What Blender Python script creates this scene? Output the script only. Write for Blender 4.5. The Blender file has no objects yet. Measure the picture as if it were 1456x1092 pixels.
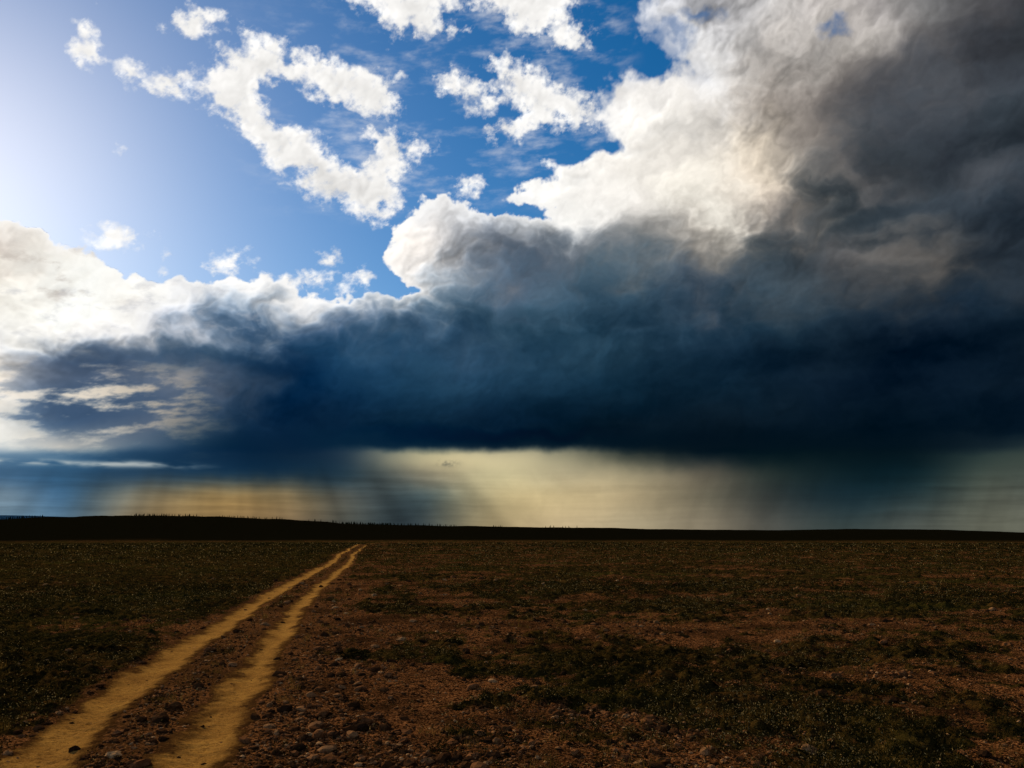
import bpy, math, numpy as np
from math import radians
rng = np.random.default_rng(7)
F32 = np.float32

# ------------------------------------------------------------------ noise
def _tab(seed):
    r = np.random.default_rng(seed)
    p = r.permutation(256).astype(np.int32)
    a = r.random(256) * 2 * np.pi
    return p, np.cos(a).astype(F32), np.sin(a).astype(F32)
_T = {}
def perlin(x, y, seed=0):
    if seed not in _T: _T[seed] = _tab(seed)
    p, gx, gy = _T[seed]
    x = np.asarray(x, dtype=np.float64); y = np.asarray(y, dtype=np.float64)
    fx = np.floor(x); fy = np.floor(y)
    xi = fx.astype(np.int64) & 255; yi = fy.astype(np.int64) & 255
    x = (x - fx).astype(F32); y = (y - fy).astype(F32)
    u = x*x*x*(x*(x*6-15)+10); v = y*y*y*(y*(y*6-15)+10)
    x1 = (xi+1) & 255; y1 = (yi+1) & 255
    def g(a, b, dx, dy):
        h = p[(p[a] + b) & 255]
        return gx[h]*dx + gy[h]*dy
    n00 = g(xi, yi, x, y); n10 = g(x1, yi, x-1, y)
    n01 = g(xi, y1, x, y-1); n11 = g(x1, y1, x-1, y-1)
    a = n00 + u*(n10-n00); b = n01 + u*(n11-n01)
    return (a + v*(b-a)) * 1.5
def fbm(x, y, o=4, seed=0, gain=.5, mode=0):
    s = 0; a = 1.0; t = 0
    c, sn = math.cos(.6), math.sin(.6)
    for i in range(o):
        n = perlin(x, y, seed + i)
        if mode == 1: n = 1 - 2.6*np.abs(n)
        if mode == 2: n = 2.6*np.abs(n) - 1
        if mode == 3: n = 2.6*(np.sqrt(n*n + .012)) - 1
        s = s + a*n; t += a; a *= gain
        x, y = (c*x - sn*y)*2.03 + 11.3, (sn*x + c*y)*2.03 + 4.7
    return s / t * 1.4
def worley(x, y, seed):
    """smooth rounded bumps, about -1..1"""
    r = np.random.default_rng(seed); p = r.permutation(256).astype(np.int32)
    jx = r.random(256).astype(F32); jy = r.random(256).astype(F32)
    fx = np.floor(x); fy = np.floor(y); xi = fx.astype(np.int64); yi = fy.astype(np.int64)
    x = (x-fx).astype(F32); y = (y-fy).astype(F32); acc = 0
    for i in (-1, 0, 1):
        for j in (-1, 0, 1):
            h = p[(p[(xi+i) & 255] + yi + j) & 255]
            acc = acc + np.exp(-9*((i + jx[h] - x)**2 + (j + jy[h] - y)**2))
    F = -np.log(acc + 1e-6)/9          # ~ squared distance
    return 1 - 3.2*F - .25
def puffs(x, y, o, seed, gain=.5):
    s = 0; a = 1.; t = 0; c, sn = math.cos(.9), math.sin(.9)
    for i in range(o):
        s = s + a*worley(x, y, seed+i); t += a; a *= gain
        x, y = (c*x - sn*y)*2.1 + 3.3, (sn*x + c*y)*2.1 + 7.7
    return s/t
def sm(a, b, x):
    t = np.clip((x - a)/(b - a), 0, 1); return t*t*(3-2*t)

# ------------------------------------------------------------------ mesh helper
def make_mesh(name, verts, faces, mat, smooth=False, attrs=None):
    """faces: (N,k) int array (k = 3 or 4)"""
    me = bpy.data.meshes.new(name)
    n, k = faces.shape
    me.vertices.add(len(verts)); me.vertices.foreach_set('co', np.ascontiguousarray(verts, dtype=F32).ravel())
    me.loops.add(n*k); me.loops.foreach_set('vertex_index', np.ascontiguousarray(faces, dtype=np.int32).ravel())
    me.polygons.add(n); me.polygons.foreach_set('loop_start', np.arange(0, n*k, k, dtype=np.int32))
    me.polygons.foreach_set('use_smooth', np.full(n, smooth, dtype=bool))
    me.update(calc_edges=True)
    for an, (typ, dat) in (attrs or {}).items():
        at = me.attributes.new(an, typ, 'POINT')
        at.data.foreach_set('color' if typ == 'FLOAT_COLOR' else 'value', np.ascontiguousarray(dat, dtype=F32).ravel())
    me.materials.append(mat)
    ob = bpy.data.objects.new(name, me)
    bpy.context.scene.collection.objects.link(ob)
    return ob
def grid_faces(nr, nc):
    i = np.arange(nr*nc).reshape(nr, nc)
    return np.stack([i[:-1, :-1], i[:-1, 1:], i[1:, 1:], i[1:, :-1]], -1).reshape(-1, 4)

class NT:
    def __init__(s, mat):
        mat.use_nodes = True; s.t = mat.node_tree; s.t.nodes.clear()
    def n(s, typ, ins=None, **kw):
        nd = s.t.nodes.new(typ)
        for k, v in kw.items(): setattr(nd, k, v)
        for k, v in (ins or {}).items():
            sock = nd.inputs[k]
            if isinstance(v, bpy.types.NodeSocket): s.t.links.new(v, sock)
            else: sock.default_value = v
        return nd
    def noise(s, vec, scale, det=6, rough=.6):
        return s.n('ShaderNodeTexNoise', {'Vector': vec, 'Scale': scale, 'Detail': det, 'Roughness': rough}).outputs[0]
    def mr(s, v, a, b, c=0., d=1.):
        return s.n('ShaderNodeMapRange', {'Value': v, 'From Min': a, 'From Max': b, 'To Min': c, 'To Max': d}).outputs[0]
    def mix(s, f, a, b, bt='MIX'):
        nd = s.n('ShaderNodeMix', data_type='RGBA', blend_type=bt)
        for idx, v in ((0, f), (6, a), (7, b)):
            if isinstance(v, bpy.types.NodeSocket): s.t.links.new(v, nd.inputs[idx])
            else: nd.inputs[idx].default_value = v if idx == 0 else (*v, 1)
        return nd.outputs[2]
    def m(s, op, a, b=0.):
        return s.n('ShaderNodeMath', {0: a, 1: b}, operation=op).outputs[0]
    def diffuse_out(s, col, nrm=None, transl=0, rough=0.):
        ins = {'Color': col if isinstance(col, bpy.types.NodeSocket) else (*col, 1)}
        if nrm is not None: ins['Normal'] = nrm
        d = s.n('ShaderNodeBsdfDiffuse', {**ins, 'Roughness': rough})
        if transl:
            t = s.n('ShaderNodeBsdfTranslucent', ins)
            d = s.n('ShaderNodeMixShader', {0: transl, 1: d.outputs[0], 2: t.outputs[0]})
        s.n('ShaderNodeOutputMaterial', {0: d.outputs[0]})

# ------------------------------------------------------------------ camera
scn = bpy.context.scene
FP = 1143.0
PITCH = math.atan(216/FP)
cam = bpy.data.cameras.new('camera'); co = bpy.data.objects.new('camera', cam)
scn.collection.objects.link(co); scn.camera = co
cam.sensor_width = 36; cam.lens = 36*FP/1456; cam.clip_start = .1; cam.clip_end = 200000
CH = 2.2
co.location = (0, 0, CH); co.rotation_euler = (math.pi/2 + PITCH, 0, 0)
scn.view_settings.view_transform = 'Standard'; scn.view_settings.look = 'None'; scn.view_settings.exposure = 0

# ------------------------------------------------------------------ sun + world
SAZ, SEL = radians(-37.5), radians(22.5)
w = bpy.data.worlds.new('World'); scn.world = w; w.use_nodes = True
wt = w.node_tree; wt.nodes.clear()
sky = wt.nodes.new('ShaderNodeTexSky'); sky.sky_type = 'NISHITA'; sky.sun_disc = False
sky.sun_elevation = SEL; sky.sun_rotation = SAZ; sky.air_density = 1.0; sky.dust_density = .33; sky.ozone_density = 2.5
hs = wt.nodes.new('ShaderNodeHueSaturation'); hs.inputs['Saturation'].default_value = 1.4
gm = wt.nodes.new('ShaderNodeGamma'); gm.inputs[1].default_value = 1.08
bg = wt.nodes.new('ShaderNodeBackground'); bg.inputs[1].default_value = .08
wo = wt.nodes.new('ShaderNodeOutputWorld')
wt.links.new(sky.outputs[0], gm.inputs[0]); wt.links.new(gm.outputs[0], hs.inputs['Color'])
wt.links.new(hs.outputs[0], bg.inputs[0]); wt.links.new(bg.outputs[0], wo.inputs[0])

sl = bpy.data.lights.new('sun', 'SUN'); sl.energy = 5.0; sl.angle = radians(.5); sl.color = (1, .70, .32)
so = bpy.data.objects.new('sun', sl); scn.collection.objects.link(so)
from mathutils import Vector
sd = Vector((math.sin(SAZ)*math.cos(SEL), math.cos(SAZ)*math.cos(SEL), math.sin(SEL)))
so.rotation_euler = sd.to_track_quat('Z', 'Y').to_euler(); so.location = (-20, 30, 30)

# ------------------------------------------------------------------ cloud dome
az = np.concatenate([np.arange(-180, -48, 2.), np.arange(-46, 46.001, .066), np.arange(48, 181, 2.)])
el = np.concatenate([np.arange(-1.5, 46, .066), np.arange(47, 91, 2.)]); el[-1] = 90
AZ, EL = np.meshgrid(az, el)
a, e = np.radians(AZ), np.radians(EL)
dx, dy, dz = np.sin(a)*np.cos(e), np.cos(a)*np.cos(e), np.sin(e)
fw = np.maximum(dy*math.cos(PITCH) + dz*math.sin(PITCH), .35)
up = dz*math.cos(PITCH) - dy*math.sin(PITCH)
# direction expressed on the tangent plane facing north, slightly up
X = np.clip(728 + FP*dx/fw, -900, 2400); Y = np.clip(546 - FP*up/fw, -1500, 1100)
NX = AZ*19.95; NY = -EL*19.95

rows = {
 0:  [(235,236,240)]*8 + [(225,228,235),(214,217,223),(166,166,170),(178,175,173),(176,170,168),(128,127,127),(75,75,78),(60,60,65)],
 60: [(235,236,240)]*8 + [(225,228,235),(216,218,225),(222,221,221),(170,166,163),(186,180,174),(118,115,114),(58,60,65),(50,55,60)],
 120:[(240,240,240)]*8 + [(230,232,236),(242,239,236),(230,227,224),(188,181,174),(130,124,120),(74,75,79),(58,63,70),(55,60,68)],
 180:[(240,240,240)]*8 + [(230,232,236),(252,249,244),(220,214,206),(172,163,154),(114,109,106),(56,61,68),(48,56,64),(48,56,64)],
 240:[(245,243,240)]*8 + [(246,244,240),(248,243,235),(240,233,222),(212,199,181),(92,92,93),(48,55,62),(74,79,86),(55,62,70)],
 300:[(250,248,240)]*6 + [(250,249,248),(206,210,215),(244,243,240),(220,216,210),(242,236,224),(150,142,134),(45,53,59),(50,58,66),(45,55,65),(42,52,62)],
 360:[(235,226,216),(252,248,238),(255,252,245),(255,252,248),(250,248,245),(246,244,242),(240,233,226),(110,118,129),(94,104,115),(125,128,130),(138,134,128),(62,70,76),(86,87,89),(94,92,90),(44,52,60),(36,46,56)],
 420:[(248,244,234),(255,255,250),(255,253,246),(255,255,255),(248,247,246),(250,250,252),(188,190,192),(80,100,119),(66,89,108),(56,79,96),(66,78,90),(49,63,74),(54,60,66),(48,54,60),(32,42,52),(26,36,46)],
 466:[(248,246,240),(242,240,236),(226,227,230),(172,180,192),(72,96,122),(98,118,142),(74,98,120),(52,79,100),(43,71,91),(38,63,82),(30,52,70),(24,45,61),(26,42,56),(22,36,50),(14,29,43),(10,25,38)],
 508:[(218,217,215),(72,88,110),(70,90,114),(50,76,102),(22,52,82),(30,64,94),(34,64,90),(29,57,80),(24,52,72),(20,45,63),(14,36,54),(12,31,47),(13,29,43),(11,26,41),(8,23,37),(7,21,34)],
 548:[(238,230,220),(120,124,136),(138,134,136),(90,100,116),(12,43,73),(16,50,80),(22,54,79),(19,48,71),(16,44,65),(10,34,51),(7,28,44),(6,24,39),(6,22,37),(5,20,35),(5,20,34),(5,19,32)],
 600:[(226,228,228),(88,112,138),(118,118,122),(38,60,82),(9,35,61),(7,33,58),(8,35,57),(7,30,50),(5,25,41),(4,21,34),(4,19,31),(3,18,30),(3,18,30),(3,18,30),(4,19,31),(5,21,34)],
 633:[(220,224,222),(206,202,192),(84,104,122),(14,42,66),(8,33,57),(8,35,57),(12,36,54),(12,31,46),(8,26,39),(5,21,32),(4,18,28),(3,18,28),(3,18,28),(4,19,29),(18,32,40),(34,48,52)],
 646:[(96,128,155),(72,108,138),(32,64,92),(14,42,68),(12,36,58),(40,58,72),(178,170,136),(190,180,144),(142,138,114),(50,57,53),(13,26,33),(8,24,30),(6,22,29),(8,24,31),(42,56,55),(60,70,64)],
 675:[(62,96,126),(48,84,114),(38,64,86),(34,58,76),(28,50,66),(40,58,68),(122,118,100),(188,177,138),(180,168,134),(152,142,114),(86,83,72),(40,50,48),(14,32,38),(16,35,41),(60,70,64),(68,76,70)],
 706:[(108,130,146),(62,94,120),(112,108,92),(148,124,82),(122,106,76),(70,75,72),(68,80,80),(168,154,116),(196,177,134),(170,154,120),(104,99,83),(52,58,56),(26,44,51),(38,54,57),(76,81,72),(80,84,76)],
 748:[(95,124,144),(88,112,128),(126,108,80),(132,108,72),(112,93,68),(66,70,66),(52,62,65),(144,130,98),(192,172,134),(172,158,127),(126,117,98),(79,80,74),(56,67,66),(72,78,73),(92,94,82),(96,98,86)],
}
ry = np.array(sorted(rows)); G = np.array([rows[k] for k in sorted(rows)], dtype=float)
def cr(P0, P1, P2, P3, t):
    return .5*((2*P1) + (P2-P0)*t + (2*P0-5*P1+4*P2-P3)*t*t + (3*P1-P0-3*P2+P3)*t**3)
def lookup(x, y):
    fx = np.clip(x/100, 0, 14.999); fy = np.clip(np.interp(y, ry, np.arange(len(ry))), 0, len(ry)-1.001)
    ix = fx.astype(int); iy = fy.astype(int); tx = (fx-ix)[..., None]; ty = (fy-iy)[..., None]
    cl = lambda v, m: np.clip(v, 0, m)
    rws = []
    for k in (-1, 0, 1, 2):
        r_ = cl(iy+k, len(ry)-1)
        rws.append(cr(G[r_, cl(ix-1, 15)], G[r_, ix], G[r_, cl(ix+1, 15)], G[r_, cl(ix+2, 15)], tx))
    return np.clip(cr(*rws, ty), 2, 255)

# domain warps
w1x = fbm(NX/170, NY/120, 4, 10, .45); w1y = fbm(NX/170, NY/120, 4, 20, .45)
w2x = fbm(NX/46, NY/38, 4, 30);  w2y = fbm(NX/46, NY/38, 4, 40)
P1 = puffs(NX/105 + .5*w1x + .12*w2x, NY/78 + .5*w1y + .12*w2y, 5, 600, .52)     # big rounded billows
P2 = puffs(NX/38 + .25*w2x, NY/31 + .25*w2y, 3, 620, .5)                       # small ones
low = sm(596, 634, Y)                       # strip under the cloud base
kx = (1-low)*1 + low*.35; ky = (1-low)*1 + low*.11
leftb = sm(330, 200, X)*sm(480, 520, Y)
wx = 46*w1x*kx + (10*w2x + 30*P1)*kx*(1-low); wy = 36*w1y*ky + (8*w2y + 34*P1 + 9*P2)*(1-low) + low*3.5*w2y
wy = wy*(1 - .6*sm(470, 560, Y)*(1-low))*(1 - .35*leftb)
C = lookup(X + wx, Y + wy)

def sdf(poly, x, y):
    P = np.array(poly, float); Q = np.roll(P, -1, 0)
    d = np.full(x.shape, 1e9); ins = np.zeros(x.shape, bool)
    for (ax, ay), (bx, by) in zip(P, Q):
        ex, ey = bx-ax, by-ay
        t = np.clip(((x-ax)*ex + (y-ay)*ey)/(ex*ex+ey*ey), 0, 1)
        d = np.minimum(d, (x-ax-t*ex)**2 + (y-ay-t*ey)**2)
        if ey != 0:
            ins ^= ((ay > y) != (by > y)) & (x < ex*(y-ay)/ey + ax)
    return np.where(ins, 1, -1)*np.sqrt(d)
main = [(-4000,318),(0,318),(55,320),(75,345),(110,352),(140,376),(170,390),(215,390),(245,402),(300,408),(330,398),(400,402),(430,418),(480,424),(560,428),(590,410),
 (572,385),(540,378),(532,362),(560,345),(566,318),(585,292),(610,282),(640,290),(690,306),(735,308),(775,312),(790,292),(722,280),(760,258),(800,240),(850,222),(880,205),
 (862,180),(855,150),(868,115),(900,103),(940,110),(962,85),(930,60),(903,45),(915,15),(935,-20),(850,-400),(700,-2500),(9000,-2500),(9000,3000),(-4000,3000)]
wXs = 14*w1x + 12*w2x; wYs = 11*w1y + 11*w2y
fine = fbm(NX/16, NY/14, 4, 50, .6)
S = sdf(main, X + wXs*.7, Y + wYs*.7) + 7*fine + 10*P2 + 7*P1
soft = 5 + 12*sm(700, 900, X)*sm(350, 150, Y)
A = sm(-soft*.45, soft*.9, S)
for hx, hy, hr, hq in ((948, 52, 34, 20), (1180, 46, 18, 9), (1000, 20, 26, 9)):
    q = np.hypot((X-hx+wXs*1.8)/hr, (Y-hy+wYs*1.8)/hq) - .5*fine
    A *= 1 - .7*(1 - sm(.0, 1.8, q))

Cw = np.stack([np.full_like(X, v) for v in (255., 253., 250.)], -1)
free = [
 [(345,40),(380,58),(430,78),(500,92),(560,108),(572,150),(548,172),(515,165),(500,150),(455,150),(430,125),(400,113),(378,130),(383,152),(405,170),(440,182),(455,202),(490,227),(520,236),(532,215),(516,190),(545,183),(575,195),(610,205),(598,235),(565,262),(577,287),(555,306),(510,302),(460,284),(430,264),(390,242),(350,207),(310,167),(285,122),(298,90),(330,70)],
 [(480,-30),(520,20),(565,48),(625,60),(668,44),(615,28),(650,10),(680,-30)],
 [(690,-40),(662,8),(700,16),(735,52),(775,62),(800,30),(850,-40)],
 [(775,20),(840,30),(845,70),(790,75)],
 [(612,105),(640,97),(680,112),(712,135),(700,156),(660,150),(625,130)],
 [(690,82),(760,95),(800,122),(855,142),(880,165),(820,178),(760,192),(700,197),(688,182),(735,160),(712,128)],
 [(638,257),(667,250),(686,292),(665,287)],
]
ell = [(128,62,19,32),(275,35,42,22),(187,98,20,18),(245,118,36,24),(165,334,40,15),(332,376,30,13),(457,371,13,9),(513,398,16,15),(176,204,8,5),(240,365,6,8),(312,368,10,6),(430,400,60,8),(790,235,18,8)]
SF = np.full(X.shape, -1e3)
bb = (X > -100) & (X < 1100) & (Y < 480) & (Y > -200)
xx, yy = (X + wXs*.9)[bb], (Y + wYs*.9)[bb]
s_ = np.full(xx.shape, -1e3)
for p in free: s_ = np.maximum(s_, sdf(p, xx, yy))
for ex, ey, ra, rb in ell:
    s_ = np.maximum(s_, (1 - np.hypot((xx-ex)/ra, (yy-ey)/rb))*min(ra, rb)*1.1)
SF[bb] = s_
ragged = fbm(NX/30, NY/22, 7, 70, .68)
tt = SF + 24*ragged + 10*P2 - 2
B = sm(-7, 14, tt)
B = B*(.45 + .55*sm(-12, 17, SF*.7 + 20*fbm(NX/14, NY/11, 5, 76, .6) + 8*P2))
veil = sm(-80, 0, SF)*sm(-.1, 1.0, fbm(NX/90 + NY/200, NY/30, 6, 80, .6))*.5*sm(300,480,X)*sm(330,260,Y)
B = np.maximum(B, veil)
B *= (Y > -400)

# elsewhere over head / behind: ordinary broken cloud
behind = sm(44, 60, np.abs(AZ)) * (AZ < 0) + sm(40, 55, EL)
behind = np.clip(behind, 0, 1)
gen = sm(0, .45, fbm(NX/400, NY/260, 6, 90))*sm(8, 14, EL)
keep = sm(14, 9, np.hypot((AZ - math.degrees(SAZ)), EL - math.degrees(SEL)))
gen *= (1-keep)
B = np.maximum(B, gen*behind*.9)

# relief of the cloud surfaces, lit from the sun direction
def blur(a_, n):
    k_ = np.hanning(2*n+3)[1:-1]; k_ /= k_.sum()
    a_ = np.pad(a_, ((n, n), (n, n)), mode='edge')
    o_ = sum(k_[i]*a_[i:a_.shape[0]-2*n+i, :] for i in range(2*n+1))
    return sum(k_[i]*o_[:, i:o_.shape[1]-2*n+i] for i in range(2*n+1))
Hh_ = blur(P1*1.0 + .22*P2, 2)
gy_, gx_ = np.gradient(Hh_)
sx, sy = (-60 - X), (250 - Y); sn = np.hypot(sx, sy) + 1; sx /= sn; sy /= sn
sx = sx*.7; sy = sy*.4 - .6
rel = -(gx_*sx - gy_*sy)
rel = np.tanh(rel*10)
Hl = fbm(NX/260, NY/150, 5, 130, .5)
Hm = fbm(NX/90 + .5*w2x, NY/64 + .5*w2y, 7, 140, .57)
Lum = (C.mean(-1)/255)
up_ = 1 - low
patch = .3 + .7*sm(-.4, .5, fbm(NX/210, NY/140, 3, 145))     # billows show only here and there
amp = (.05 + .22*np.exp(-((Lum-.66)/.27)**2))*up_ + .01
tex = (rel*.8 + .3*P1 + .25*P2)*patch + .4*Hl + .85*Hm
C = C*(1 + amp*tex)[..., None] + (9*amp*tex)[..., None]
und = 1.3*fbm(NX/280 + NY/500, NY/70, 4, 150, .45) + .16*rel*patch + .25*P1 + .5*Hm
C += ((14*und + 4)*up_*(1-sm(.2, .5, Lum))*(.4 + .6*sm(620, 440, Y)))[..., None]*np.array([.95, 1, 1.02])
# bright fringe of the storm cloud
rimw = 6 + 9*sm(620, 560, X)
rim = np.exp(-np.clip(S - 2, 0, 400)/rimw)*sm(1300, 700, X)*(1-low)
C = C*(1-.8*rim[..., None]) + np.array([255, 253, 250])*(.8*rim[..., None])
# broken sunlit stratus low on the left
reg = np.exp(-((X-150)/170)**2 - ((Y-572)/50)**2)*sm(1.25, .8, (X-60)/250)
t = sm(-.1, .45, fbm(NX/80 + NY/70, NY/26, 7, 170, .58) + .15*w2y + .5*sm(70, 0, X) + .32*np.exp(-((X-235)/75)**2 - ((Y-570)/34)**2) - .06)
brk = (np.array([250, 236, 214])*(1-.28*sm(100, 260, X))[..., None])*t[..., None] + np.array([58, 82, 112])*(1-t)[..., None]
k = np.clip(reg*1.0, 0, .85)[..., None]
C = C*(1-k) + brk*k
# grey-brown bellies in the left bright bank
b2 = sm(.05, .6, fbm(NX/70, NY/34, 7, 190, .6))*np.exp(-((X-60)/150)**2 - ((Y-392)/46)**2)*.6
C = C*(1-b2[..., None]) + np.array([158, 146, 138])*b2[..., None]
b3 = sm(.1, .7, fbm(NX/44, NY/20, 6, 197, .6))*sm(480, 380, X)*sm(370, 420, Y)*sm(510, 460, Y)*.4
C = C*(1-b3[..., None]) + np.array([176, 178, 186])*b3[..., None]
# thin bright cloud strip low on the left, under the dark bank
st = np.exp(-((Y - 655 - .035*X + 5*w1y)/4.5)**2)*sm(330, 200, X)*sm(-.5, .3, fbm(NX/60, NY/12, 4, 199))*.75
C = C*(1-st[..., None]) + np.array([214, 214, 206])*st[..., None]
# sunbeams and rain below the base
ang = np.arctan2(X-330, Y-300)
rays = fbm(ang*7, 0*ang + 3.3, 3, 210, .5)
mr_ = sm(648, 700, Y)*sm(860, 700, X)
C *= (1 + .22*rays*mr_)[..., None]
rain = fbm(NX/50 + NY/130, NY/600, 4, 220, .5)
C *= (1 + .11*rain*sm(650, 690, Y)*sm(850, 1050, X))[..., None]
lines = fbm(NX/200, NY/9 + .4*w1y, 5, 230, .55)
C *= (1 + (.15*lines*(1 - sm(620, 720, X)*sm(1350, 1200, X)*.7) + .05*Hm)*sm(655, 690, Y))[..., None]
# torn scraps hanging from the base
scr = np.exp(-((X-637)/13)**2 - ((Y-659)/4)**2)*sm(-.4, .3, fine)*.6
C = C*(1-scr[..., None]) + np.array([60, 66, 66])*scr[..., None]

Cw = Cw*(1 + .09*(rel*.7 + P2*.4 + Hm*.8 - .15))[..., None] 
core = sm(6, 34, SF + 6*ragged)[..., None]*.05
Cw = Cw*(1-core)
alpha = A + B*(1-A)
col = (C*A[..., None] + Cw*(B*(1-A))[..., None])/np.maximum(alpha, 1e-4)[..., None]
col = np.clip(col, 0, 262)/255
lin = np.where(col <= .04045, col/12.92, ((col+.055)/1.055)**2.4)
RGBA = np.concatenate([lin, np.clip(alpha, 0, 1)[..., None]], -1)

mat = bpy.data.materials.new('cloud_layer'); N = NT(mat)
at = N.n('ShaderNodeAttribute', attribute_name='cloud')
em = N.n('ShaderNodeEmission', {'Color': at.outputs['Color'], 'Strength': 1.0})
tr = N.n('ShaderNodeBsdfTransparent')
mx = N.n('ShaderNodeMixShader', {0: at.outputs['Alpha'], 1: tr.outputs[0], 2: em.outputs[0]})
N.n('ShaderNodeOutputMaterial', {0: mx.outputs[0]})
mat.cycles.emission_sampling = 'NONE'
R = 40000.0
V = np.stack([dx*R, dy*R, dz*R], -1).reshape(-1, 3)
make_mesh('sky', V, grid_faces(*AZ.shape), mat, True, {'cloud': ('FLOAT_COLOR', RGBA.reshape(-1, 4))})
print('sky verts', len(V))

# ------------------------------------------------------------------ terrain
LR = np.array([(-3.6,3),(-4.15,6),(-4.63,8.48),(-5.40,11.36),(-6.37,15.9),(-7.95,24.5),(-9.5,33.8),(-12.0,49.6),(-15.2,69),(-23.4,114),(-31.0,160),(-40.5,215),(-43,260),(-46,5000)])
RR = np.array([(-2.1,3),(-2.68,6),(-3.15,8.48),(-3.75,11.36),(-4.72,15.9),(-6.45,24.5),(-8.0,33.8),(-10.5,49.6),(-13.7,69),(-21.7,114),(-29.0,160),(-38.0,215),(-40,260),(-43,5000)])
def smooth_path(P):
    ys = np.exp(np.linspace(math.log(3), math.log(400), 600)); xs = np.interp(ys, P[:, 1], P[:, 0])
    kk = np.exp(-np.linspace(-2, 2, 41)**2); kk /= kk.sum()
    xp = np.pad(xs, 20, mode='reflect', reflect_type='odd'); return ys, np.convolve(xp, kk, 'valid')
LP, RP = smooth_path(LR), smooth_path(RR)
def wobble(y): return .09*perlin(y/3.2, y*0+.3, 301) + .25*perlin(y/14, y*0+.7, 302)*sm(10, 30, y)
def rut_d(x, y):
    dl = (x - np.interp(y, *LP) - wobble(y))*.985; dr = (x - np.interp(y, *RP) - wobble(y+1.1))*.985
    ok = (y > 2) & (y < 300)
    return np.where(ok, dl, 99.), np.where(ok, dr, 99.)
def heath(x, y):
    """0 = bare stony soil, 1 = closed dwarf shrub cover"""
    dl, dr = rut_d(x, y)
    n = fbm(x/6, y/6, 6, 310, .66) + .75*fbm(x/1.1, y/1.1, 4, 320, .65)
    r = np.hypot(x, y)
    left = sm(-.2, -1.4, dl)
    bias = .08 + .6*left + .12*sm(16, 40, r)*(1-left) - .45*np.exp(-((dr-1.0)/1.4)**2)*sm(80, 40, r) + .12*sm(4, 12, x)
    bias = bias - .2*sm(16, 8, r)*(1-left)
    h = sm(-.2, .4, n + bias)
    return h*sm(.25, .7, np.minimum(np.abs(dl), np.abs(dr)))*np.where((dl > 0) & (dr < 0), .6, 1)
haz = np.radians([-180, -60, -40, -33, -29, -25.2, -20, -16.3, -13, -11.5, -7, -1.4, 4, 8.7, 16, 22.8, 28, 32.9, 45, 90, 180])
hpx = np.array([14, 16, 19, 22, 25, 28, 26, 23, 19, 16, 14, 12.5, 11, 9.5, 7.5, 9, 8, 4, 3, 6, 14.])
def height(x, y):
    r = np.hypot(x, y); azr = np.arctan2(x, y)
    dl, dr = rut_d(x, y); dm = np.minimum(np.abs(dl), np.abs(dr))
    mid = np.where((dl > 0) & (dr < 0), 1., 0.)
    road = np.maximum(np.exp(-(dm/.7)**2), mid)
    z = .22*fbm(x/45, y/45, 3, 330)*sm(20, 90, r)*(1-.6*np.exp(-(dm/6)**2))
    z = z + .07*fbm(x/3.5, y/3.5, 3, 340)*(1-.8*road)
    near = sm(90, 30, r)
    z = z + near*(1-road)*(.04*fbm(x/.7, y/.7, 4, 350, .6)) + .015*fbm(x/.25, y/.25, 3, 352)*mid*near
    hh = heath(x, y)
    z = z + hh*(.05 + .10*fbm(x/.8, y/.8, 4, 360, .6, 2)*sm(200, 60, r))
    z = z - .06*np.exp(-(dm/.32)**2)
    p = np.interp(azr, haz, hpx)
    Ht = (p*.98*np.cos(np.clip(azr, -1, 1))/1123)*1600 + 2.2
    z = z + Ht*sm(450, 1600, r)*(1 + .08*fbm(azr*16, r/900, 6, 370, .55)) - sm(1700, 6000, r)*Ht*1.2
    return z, hh
ga = np.radians(np.concatenate([np.arange(-180, -46, 3.), np.arange(-45, 45.01, .085), np.arange(48, 180.1, 3.)]))
gr = np.concatenate([[.3, 1, 2], np.exp(np.linspace(math.log(3), math.log(60), 860)), np.exp(np.linspace(math.log(60.5), math.log(2500), 420)), np.array([3000, 4000, 6000, 10000, 20000, 39000])])
GA, GR = np.meshgrid(ga, gr)
gx, gy = np.sin(GA)*GR, np.cos(GA)*GR
gz, gh = height(gx, gy)
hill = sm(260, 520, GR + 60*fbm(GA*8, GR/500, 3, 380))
dl, dr = rut_d(gx, gy)
dm = np.minimum(np.abs(dl), np.abs(dr))
nearroad = np.maximum(np.exp(-(dm/.9)**2), ((dl > 0) & (dr < 0))*1.)*(GR < 300)

gm_ = bpy.data.materials.new('moor_soil'); N = NT(gm_)
pos = N.n('ShaderNodeNewGeometry').outputs['Position']
hA = N.n('ShaderNodeAttribute', attribute_name='heath').outputs['Fac']
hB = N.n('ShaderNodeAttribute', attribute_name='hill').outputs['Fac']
hC = N.n('ShaderNodeAttribute', attribute_name='roadside').outputs['Fac']
n1 = N.noise(pos, 1.1, 8, .65); n2 = N.noise(pos, 9, 8, .7); n3 = N.noise(pos, .12, 6, .6); n4 = N.noise(pos, 34, 4, .65); n5 = N.noise(pos, .45, 5, .6)
soil = N.mix(N.mr(n2, .42, .58), (.016, .007, .003), (.17, .070, .027))
soil = N.mix(N.mr(n4, .52, .62, 0, .8), soil, (.36, .17, .07))
soil = N.mix(N.mr(n4, .49, .41, 0, .95), soil, (.008, .004, .002))
soil = N.mix(N.mr(n5, .46, .62, 0, .85), soil, (.026, .013, .006))
soil = N.mix(N.m('MULTIPLY', hC, .25), soil, (.11, .055, .02))
veg = N.mix(N.mr(n2, .42, .62), (.004, .004, .002), (.052, .036, .010))
veg = N.mix(N.mr(n1, .5, .75), veg, (.09, .046, .014))
veg = N.mix(N.mr(n3, .5, .7, 0, .6), veg, (.040, .040, .009))
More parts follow.
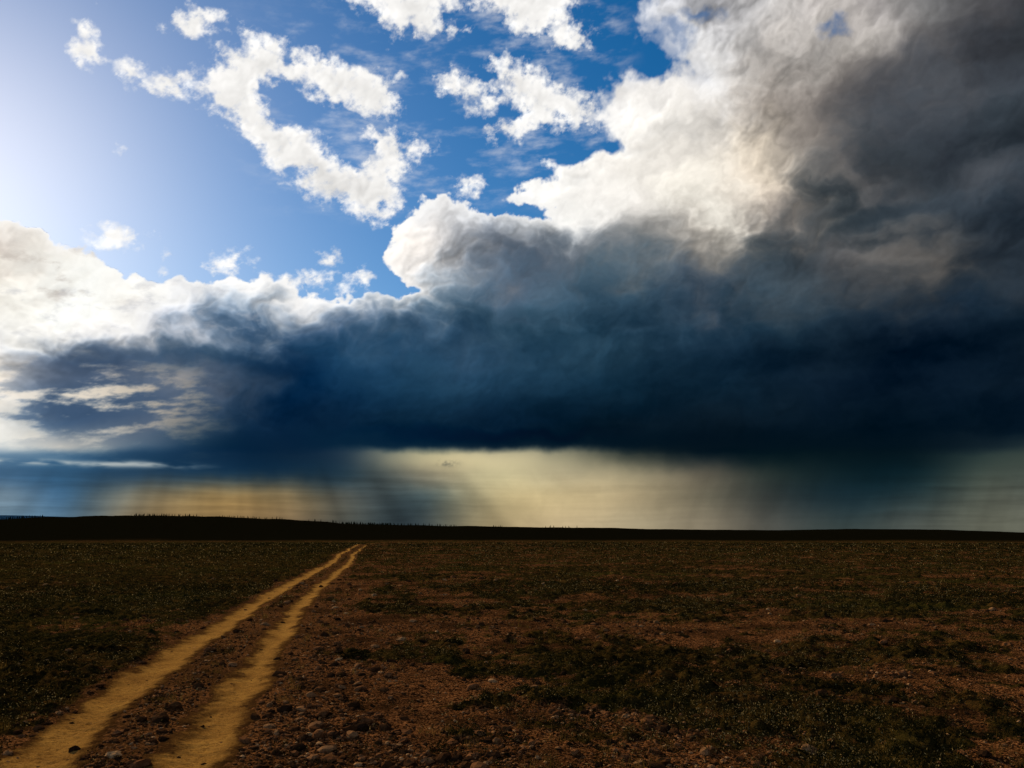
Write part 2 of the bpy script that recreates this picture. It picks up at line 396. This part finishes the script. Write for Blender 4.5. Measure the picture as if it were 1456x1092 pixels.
hm = N.m('ADD', hA, N.mr(n1, .3, .7, -.35, .35))
base = N.mix(N.mr(hm, .3, .7), soil, veg)
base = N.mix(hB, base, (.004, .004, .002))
bmp = N.n('ShaderNodeBump', {'Height': N.m('ADD', n2, N.m('MULTIPLY', n4, .45)), 'Strength': 1.0, 'Distance': .08})
N.diffuse_out(base, bmp.outputs[0])
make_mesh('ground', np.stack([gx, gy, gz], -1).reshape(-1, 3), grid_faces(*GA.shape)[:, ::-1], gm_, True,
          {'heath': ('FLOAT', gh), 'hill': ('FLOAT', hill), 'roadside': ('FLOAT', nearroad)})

# ------------------------------------------------------------------ dirt road (two wheel ruts)
rm = bpy.data.materials.new('sandy_track'); N = NT(rm)
pos = N.n('ShaderNodeNewGeometry').outputs['Position']
ed = N.n('ShaderNodeAttribute', attribute_name='edge').outputs['Fac']
n1 = N.noise(pos, 1.3, 7, .65); n2 = N.noise(pos, 16, 8, .75); n3 = N.noise(pos, 60, 4, .7)
c = N.mix(N.mr(n1, .35, .65), (.30, .155, .038), (.50, .28, .068))
c = N.mix(N.mr(n2, .38, .56, .8, 0), c, (.11, .052, .015))
c = N.mix(N.mr(n3, .52, .66, 0, .6), c, (.64, .39, .13))
c = N.mix(N.mr(N.m('ADD', ed, N.mr(n2, .3, .7, -.5, .5)), .1, .8), c, (.07, .034, .012))
bmp = N.n('ShaderNodeBump', {'Height': N.m('ADD', n2, N.m('MULTIPLY', n3, .5)), 'Strength': 1.0, 'Distance': .06})
N.diffuse_out(c, bmp.outputs[0])
VV = []; FF = []; EE = []; off = 0
for idx, (P, hw) in enumerate(((LP, .34), (RP, .29))):
    ys = np.exp(np.linspace(math.log(4), math.log(262), 1700)); la = np.linspace(-.85, .85, 45)
    YS, LA = np.meshgrid(ys, la, indexing='ij')
    XS = np.interp(YS, *P) + LA/.985 + wobble(YS + (1.1 if idx else 0))
    z, _ = height(XS, YS)
    hw_ = hw + .06*sm(14, 8, YS)
    d = np.abs(LA) - hw_*(1 + .35*perlin(YS/3, YS*0+.2+idx, 400)) + .28*fbm(XS/.7, YS/1.0, 6, 410+idx, .72)
    z = z + .014 - .09*sm(-.02, .3, d) + .010*fbm(XS/.14, YS/.14, 3, 420)
    VV.append(np.stack([XS, YS, z], -1).reshape(-1, 3)); FF.append(grid_faces(*YS.shape) + off); off += YS.size
    EE.append(sm(-.25, .08, d).ravel())
make_mesh('dirt_road', np.concatenate(VV), np.concatenate(FF)[:, ::-1], rm, True, {'edge': ('FLOAT', np.concatenate(EE))})

# ------------------------------------------------------------------ stones
def ico(sub):
    import bmesh
    bm = bmesh.new(); bmesh.ops.create_icosphere(bm, subdivisions=sub, radius=1)
    v = np.array([tuple(q.co) for q in bm.verts]); f = np.array([[q.index for q in p.verts] for p in bm.faces]); bm.free(); return v, f
def scatter(n, r0, r1, spread=42):
    azs = np.radians(rng.uniform(-spread, spread, n)); rs = np.exp(rng.uniform(math.log(r0), math.log(r1), n))
    return np.sin(azs)*rs, np.cos(azs)*rs, rs
def stones(n, r0, r1, sub, smin, smax):
    x, y, r = scatter(n, r0, r1)
    hh = heath(x, y); dl, dr = rut_d(x, y); dm = np.minimum(np.abs(dl), np.abs(dr))
    clus = fbm(x/2.2, y/2.2, 4, 430, .65)
    pr = (1-hh)*(.1 + .9*sm(-.2, .5, clus)) * np.where(dm < .38, .07, 1) + .03
    pr = pr + .7*np.exp(-((dr-1.0)/.6)**2)*(dr > .4) + .5*((dl > .45) & (dr < -.45))
    k = rng.random(n) < pr; x, y, r = x[k], y[k], r[k]
    m = len(x)
    s = smin*(smax/smin)**(rng.random(m)**2.4)*np.maximum(1, r/25)
    bv, bf = ico(sub)
    nv = 8; var = []
    for i in range(nv):
        g = np.random.default_rng(50+i); q = bv*(1 + g.uniform(-.24, .24, (len(bv), 1)))
        var.append(q)
    var = np.array(var)
    vi = rng.integers(0, nv, m)
    sc = np.stack([s*rng.uniform(.8, 1.4, m), s*rng.uniform(.7, 1.1, m), s*rng.uniform(.4, .75, m)], -1)
    q = var[vi]*sc[:, None, :]
    th = rng.uniform(0, 6.28, m); ti = rng.normal(0, .25, m)
    ct, st = np.cos(ti)[:, None], np.sin(ti)[:, None]
    xx, zz = q[..., 0]*ct - q[..., 2]*st, q[..., 0]*st + q[..., 2]*ct
    c_, s_2 = np.cos(th)[:, None], np.sin(th)[:, None]
    X_, Y_ = xx*c_ - q[..., 1]*s_2, xx*s_2 + q[..., 1]*c_
    z, _ = height(x, y)
    V_ = np.stack([X_ + x[:, None], Y_ + y[:, None], zz + (z + s*.12)[:, None]], -1).reshape(-1, 3)
    F_ = (bf[None] + (np.arange(m)*len(bv))[:, None, None]).reshape(-1, 3)
    T_ = np.repeat(rng.random(m), len(bv))
    return V_, F_, T_
parts = [stones(110000, 5.5, 30, 1, .008, .036), stones(13000, 5, 45, 2, .022, .10), stones(20000, 20, 90, 1, .012, .03)]
o = 0; Fs = []
for v_, f_, t_ in parts: Fs.append(f_+o); o += len(v_)
sm_ = bpy.data.materials.new('stone'); N = NT(sm_)
pos = N.n('ShaderNodeNewGeometry').outputs['Position']
tv = N.n('ShaderNodeAttribute', attribute_name='tone').outputs['Fac']
cr_ = N.n('ShaderNodeValToRGB', {0: tv}); e_ = cr_.color_ramp
e_.elements[0].color = (.015, .009, .006, 1); e_.elements[1].color = (.48, .29, .14, 1)
for p_, c_ in ((.45, (.08, .036, .015, 1)), (.75, (.18, .08, .034, 1)), (.93, (.27, .15, .07, 1))):
    q_ = e_.elements.new(p_); q_.color = c_
c = N.mix(N.mr(N.noise(pos, 45, 5, .7), .4, .65, 0, .4), cr_.outputs[0], (.03, .018, .01))
N.diffuse_out(c)
make_mesh('gravel', np.concatenate([p[0] for p in parts]), np.concatenate(Fs), sm_, False, {'tone': ('FLOAT', np.concatenate([p[2] for p in parts]))})

# ------------------------------------------------------------------ dwarf shrubs (leaf clumps)
def leaves(ncl, r0, r1, per, lsz):
    x, y, r = scatter(ncl, r0, r1)
    hh = heath(x, y); dl, dr = rut_d(x, y)
    k = rng.random(ncl) < (hh**1.2*.95 + .05)*(np.minimum(np.abs(dl), np.abs(dr)) > .5); x, y, r = x[k], y[k], r[k]
    m = len(x); z, _ = height(x, y)
    R_ = rng.uniform(.05, .15, m)*np.maximum(1, r/22)
    Hh = R_*rng.uniform(.6, 1.4, m)/np.maximum(1, r/60)
    u = rng.random((m, per)); ph = rng.uniform(0, 6.28, (m, per)); v = np.sqrt(rng.random((m, per)))
    cx_ = x[:, None] + R_[:, None]*v*np.cos(ph); cy_ = y[:, None] + R_[:, None]*v*np.sin(ph)
    cz_ = z[:, None] + Hh[:, None]*np.sqrt(1-v*v*.95)*(.25 + .75*u)
    L = (lsz*np.maximum(1, r/18))[:, None]*rng.uniform(.6, 1.5, (m, per))
    d = rng.normal(size=(m, per, 3)); d[..., 2] = np.abs(d[..., 2])*.9 + .15; d /= np.linalg.norm(d, axis=-1, keepdims=True)
    q = rng.normal(size=(m, per, 3)); s = np.cross(d, q); s /= np.linalg.norm(s, axis=-1, keepdims=True)
    P = np.stack([cx_, cy_, cz_], -1)
    L = L[..., None]
    vs = np.stack([P - d*L, P + s*L*.38, P + d*L, P - s*L*.38], 2).reshape(-1, 3)
    f = np.arange(len(vs)).reshape(-1, 4)
    patch_ = sm(-.3, .4, fbm(x/4, y/4, 3, 440))
    tone = np.repeat(np.clip(np.repeat(.5*rng.random(m) + .25*patch_, per) * .8 + (rng.random(m*per)**3)*.62, 0, 1), 4)
    return vs, f, tone
parts = [leaves(56000, 5.5, 40, 16, .012), leaves(28000, 30, 260, 9, .013)]
o = 0; Fs = []
for v_, f_, t_ in parts: Fs.append(f_+o); o += len(v_)
lm = bpy.data.materials.new('heath_leaf'); N = NT(lm)
tv = N.n('ShaderNodeAttribute', attribute_name='tone').outputs['Fac']
cr_ = N.n('ShaderNodeValToRGB', {0: tv}); e_ = cr_.color_ramp
e_.elements[0].color = (.004, .005, .003, 1); e_.elements[1].color = (.34, .27, .13, 1)
for p_, c_ in ((.5, (.010, .012, .004, 1)), (.75, (.046, .037, .011, 1))):
    q_ = e_.elements.new(p_); q_.color = c_
N.diffuse_out(cr_.outputs[0], None, .25)
make_mesh('dwarf_shrubs', np.concatenate([p[0] for p in parts]), np.concatenate(Fs), lm, False, {'tone': ('FLOAT', np.concatenate([p[2] for p in parts]))})

# ------------------------------------------------------------------ dry grass
nt = 1300; x, y, r = scatter(nt, 6, 60)
dl, dr = rut_d(x, y); k = (np.minimum(np.abs(dl), np.abs(dr)) > .6) & (fbm(x/5, y/5, 3, 500) > -.05); x, y, r = x[k], y[k], r[k]
z, _ = height(x, y); m = len(x); nb = 26
ph = rng.uniform(0, 6.28, (m, nb)); ln = rng.uniform(.05, .16, (m, nb)); lean = rng.uniform(.1, .75, (m, nb))
bx = x[:, None] + rng.normal(0, .045, (m, nb)); by = y[:, None] + rng.normal(0, .045, (m, nb)); bz = np.repeat(z[:, None], nb, 1)
wd = .0022*np.maximum(1, r/12)[:, None]
tx = bx + np.cos(ph)*lean*ln; ty = by + np.sin(ph)*lean*ln; tz = bz + ln*np.sqrt(1-lean**2*.8)
V = np.stack([np.stack([bx - wd*np.sin(ph), by + wd*np.cos(ph), bz-.01], -1), np.stack([bx + wd*np.sin(ph), by - wd*np.cos(ph), bz-.01], -1), np.stack([tx, ty, tz], -1)], 2).reshape(-1, 3)
grm = bpy.data.materials.new('dry_grass'); N = NT(grm)
pos = N.n('ShaderNodeNewGeometry').outputs['Position']
c = N.mix(N.mr(N.noise(pos, 3, 3), .4, .6), (.05, .036, .01), (.16, .10, .03))
N.diffuse_out(c, None, .4)
make_mesh('dry_grass', V, np.arange(len(V)).reshape(-1, 3), grm)

# ------------------------------------------------------------------ distant conifers on the ridge
azs = np.radians(rng.uniform(-38, 6, 5000)); dens = sm(-.1, .5, fbm(azs*14, azs*0, 4, 510)) + .9*np.exp(-((np.degrees(azs)+9.5)/3)**2)
azs = azs[rng.random(5000) < dens*.3]; m = len(azs); rr = rng.uniform(1350, 1620, m)
x, y = np.sin(azs)*rr, np.cos(azs)*rr; z, _ = height(x, y); h = rng.uniform(1.5, 5.2, m)
tv_, tf_ = [], []
ns = 7; angs = np.arange(ns)/ns*2*np.pi; off = 0
for tier, (z0, z1, wr) in enumerate(((-.1, .45, .22), (.25, .7, .17), (.5, 1.0, .11))):
    jit = rng.uniform(.6, 1.3, (m, ns))
    ring = np.stack([x[:, None] + h[:, None]*wr*jit*np.cos(angs), y[:, None] + h[:, None]*wr*jit*np.sin(angs), (z + h*z0)[:, None] + 0*jit], -1)
    top = np.stack([x, y, z + h*z1], -1)[:, None]
    tv_.append(np.concatenate([ring, top], 1).reshape(-1, 3))
    b = np.arange(m)[:, None]*(ns+1) + off
    i = np.arange(ns)[None]
    tf_.append(np.stack([b+i, b+(i+1) % ns, b + ns + 0*i], -1).reshape(-1, 3)); off += m*(ns+1)
cm = bpy.data.materials.new('conifer_needles'); N = NT(cm)
N.diffuse_out((.012, .016, .008))
make_mesh('distant_trees', np.concatenate(tv_), np.concatenate(tf_), cm)

# ------------------------------------------------------------------ far blue hills
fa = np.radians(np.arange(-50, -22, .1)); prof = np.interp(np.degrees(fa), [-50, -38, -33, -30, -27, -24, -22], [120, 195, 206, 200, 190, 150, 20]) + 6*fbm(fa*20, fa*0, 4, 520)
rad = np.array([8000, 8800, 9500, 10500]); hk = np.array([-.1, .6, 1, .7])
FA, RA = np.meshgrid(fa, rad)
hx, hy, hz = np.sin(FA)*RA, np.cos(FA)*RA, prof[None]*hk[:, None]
hm_ = bpy.data.materials.new('far_forest_hill'); N = NT(hm_)
pos = N.n('ShaderNodeNewGeometry').outputs['Position']
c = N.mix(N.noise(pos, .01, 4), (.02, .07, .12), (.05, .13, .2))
N.diffuse_out(c)
make_mesh('hill', np.stack([hx, hy, hz], -1).reshape(-1, 3), grid_faces(*FA.shape)[:, ::-1], hm_, True)
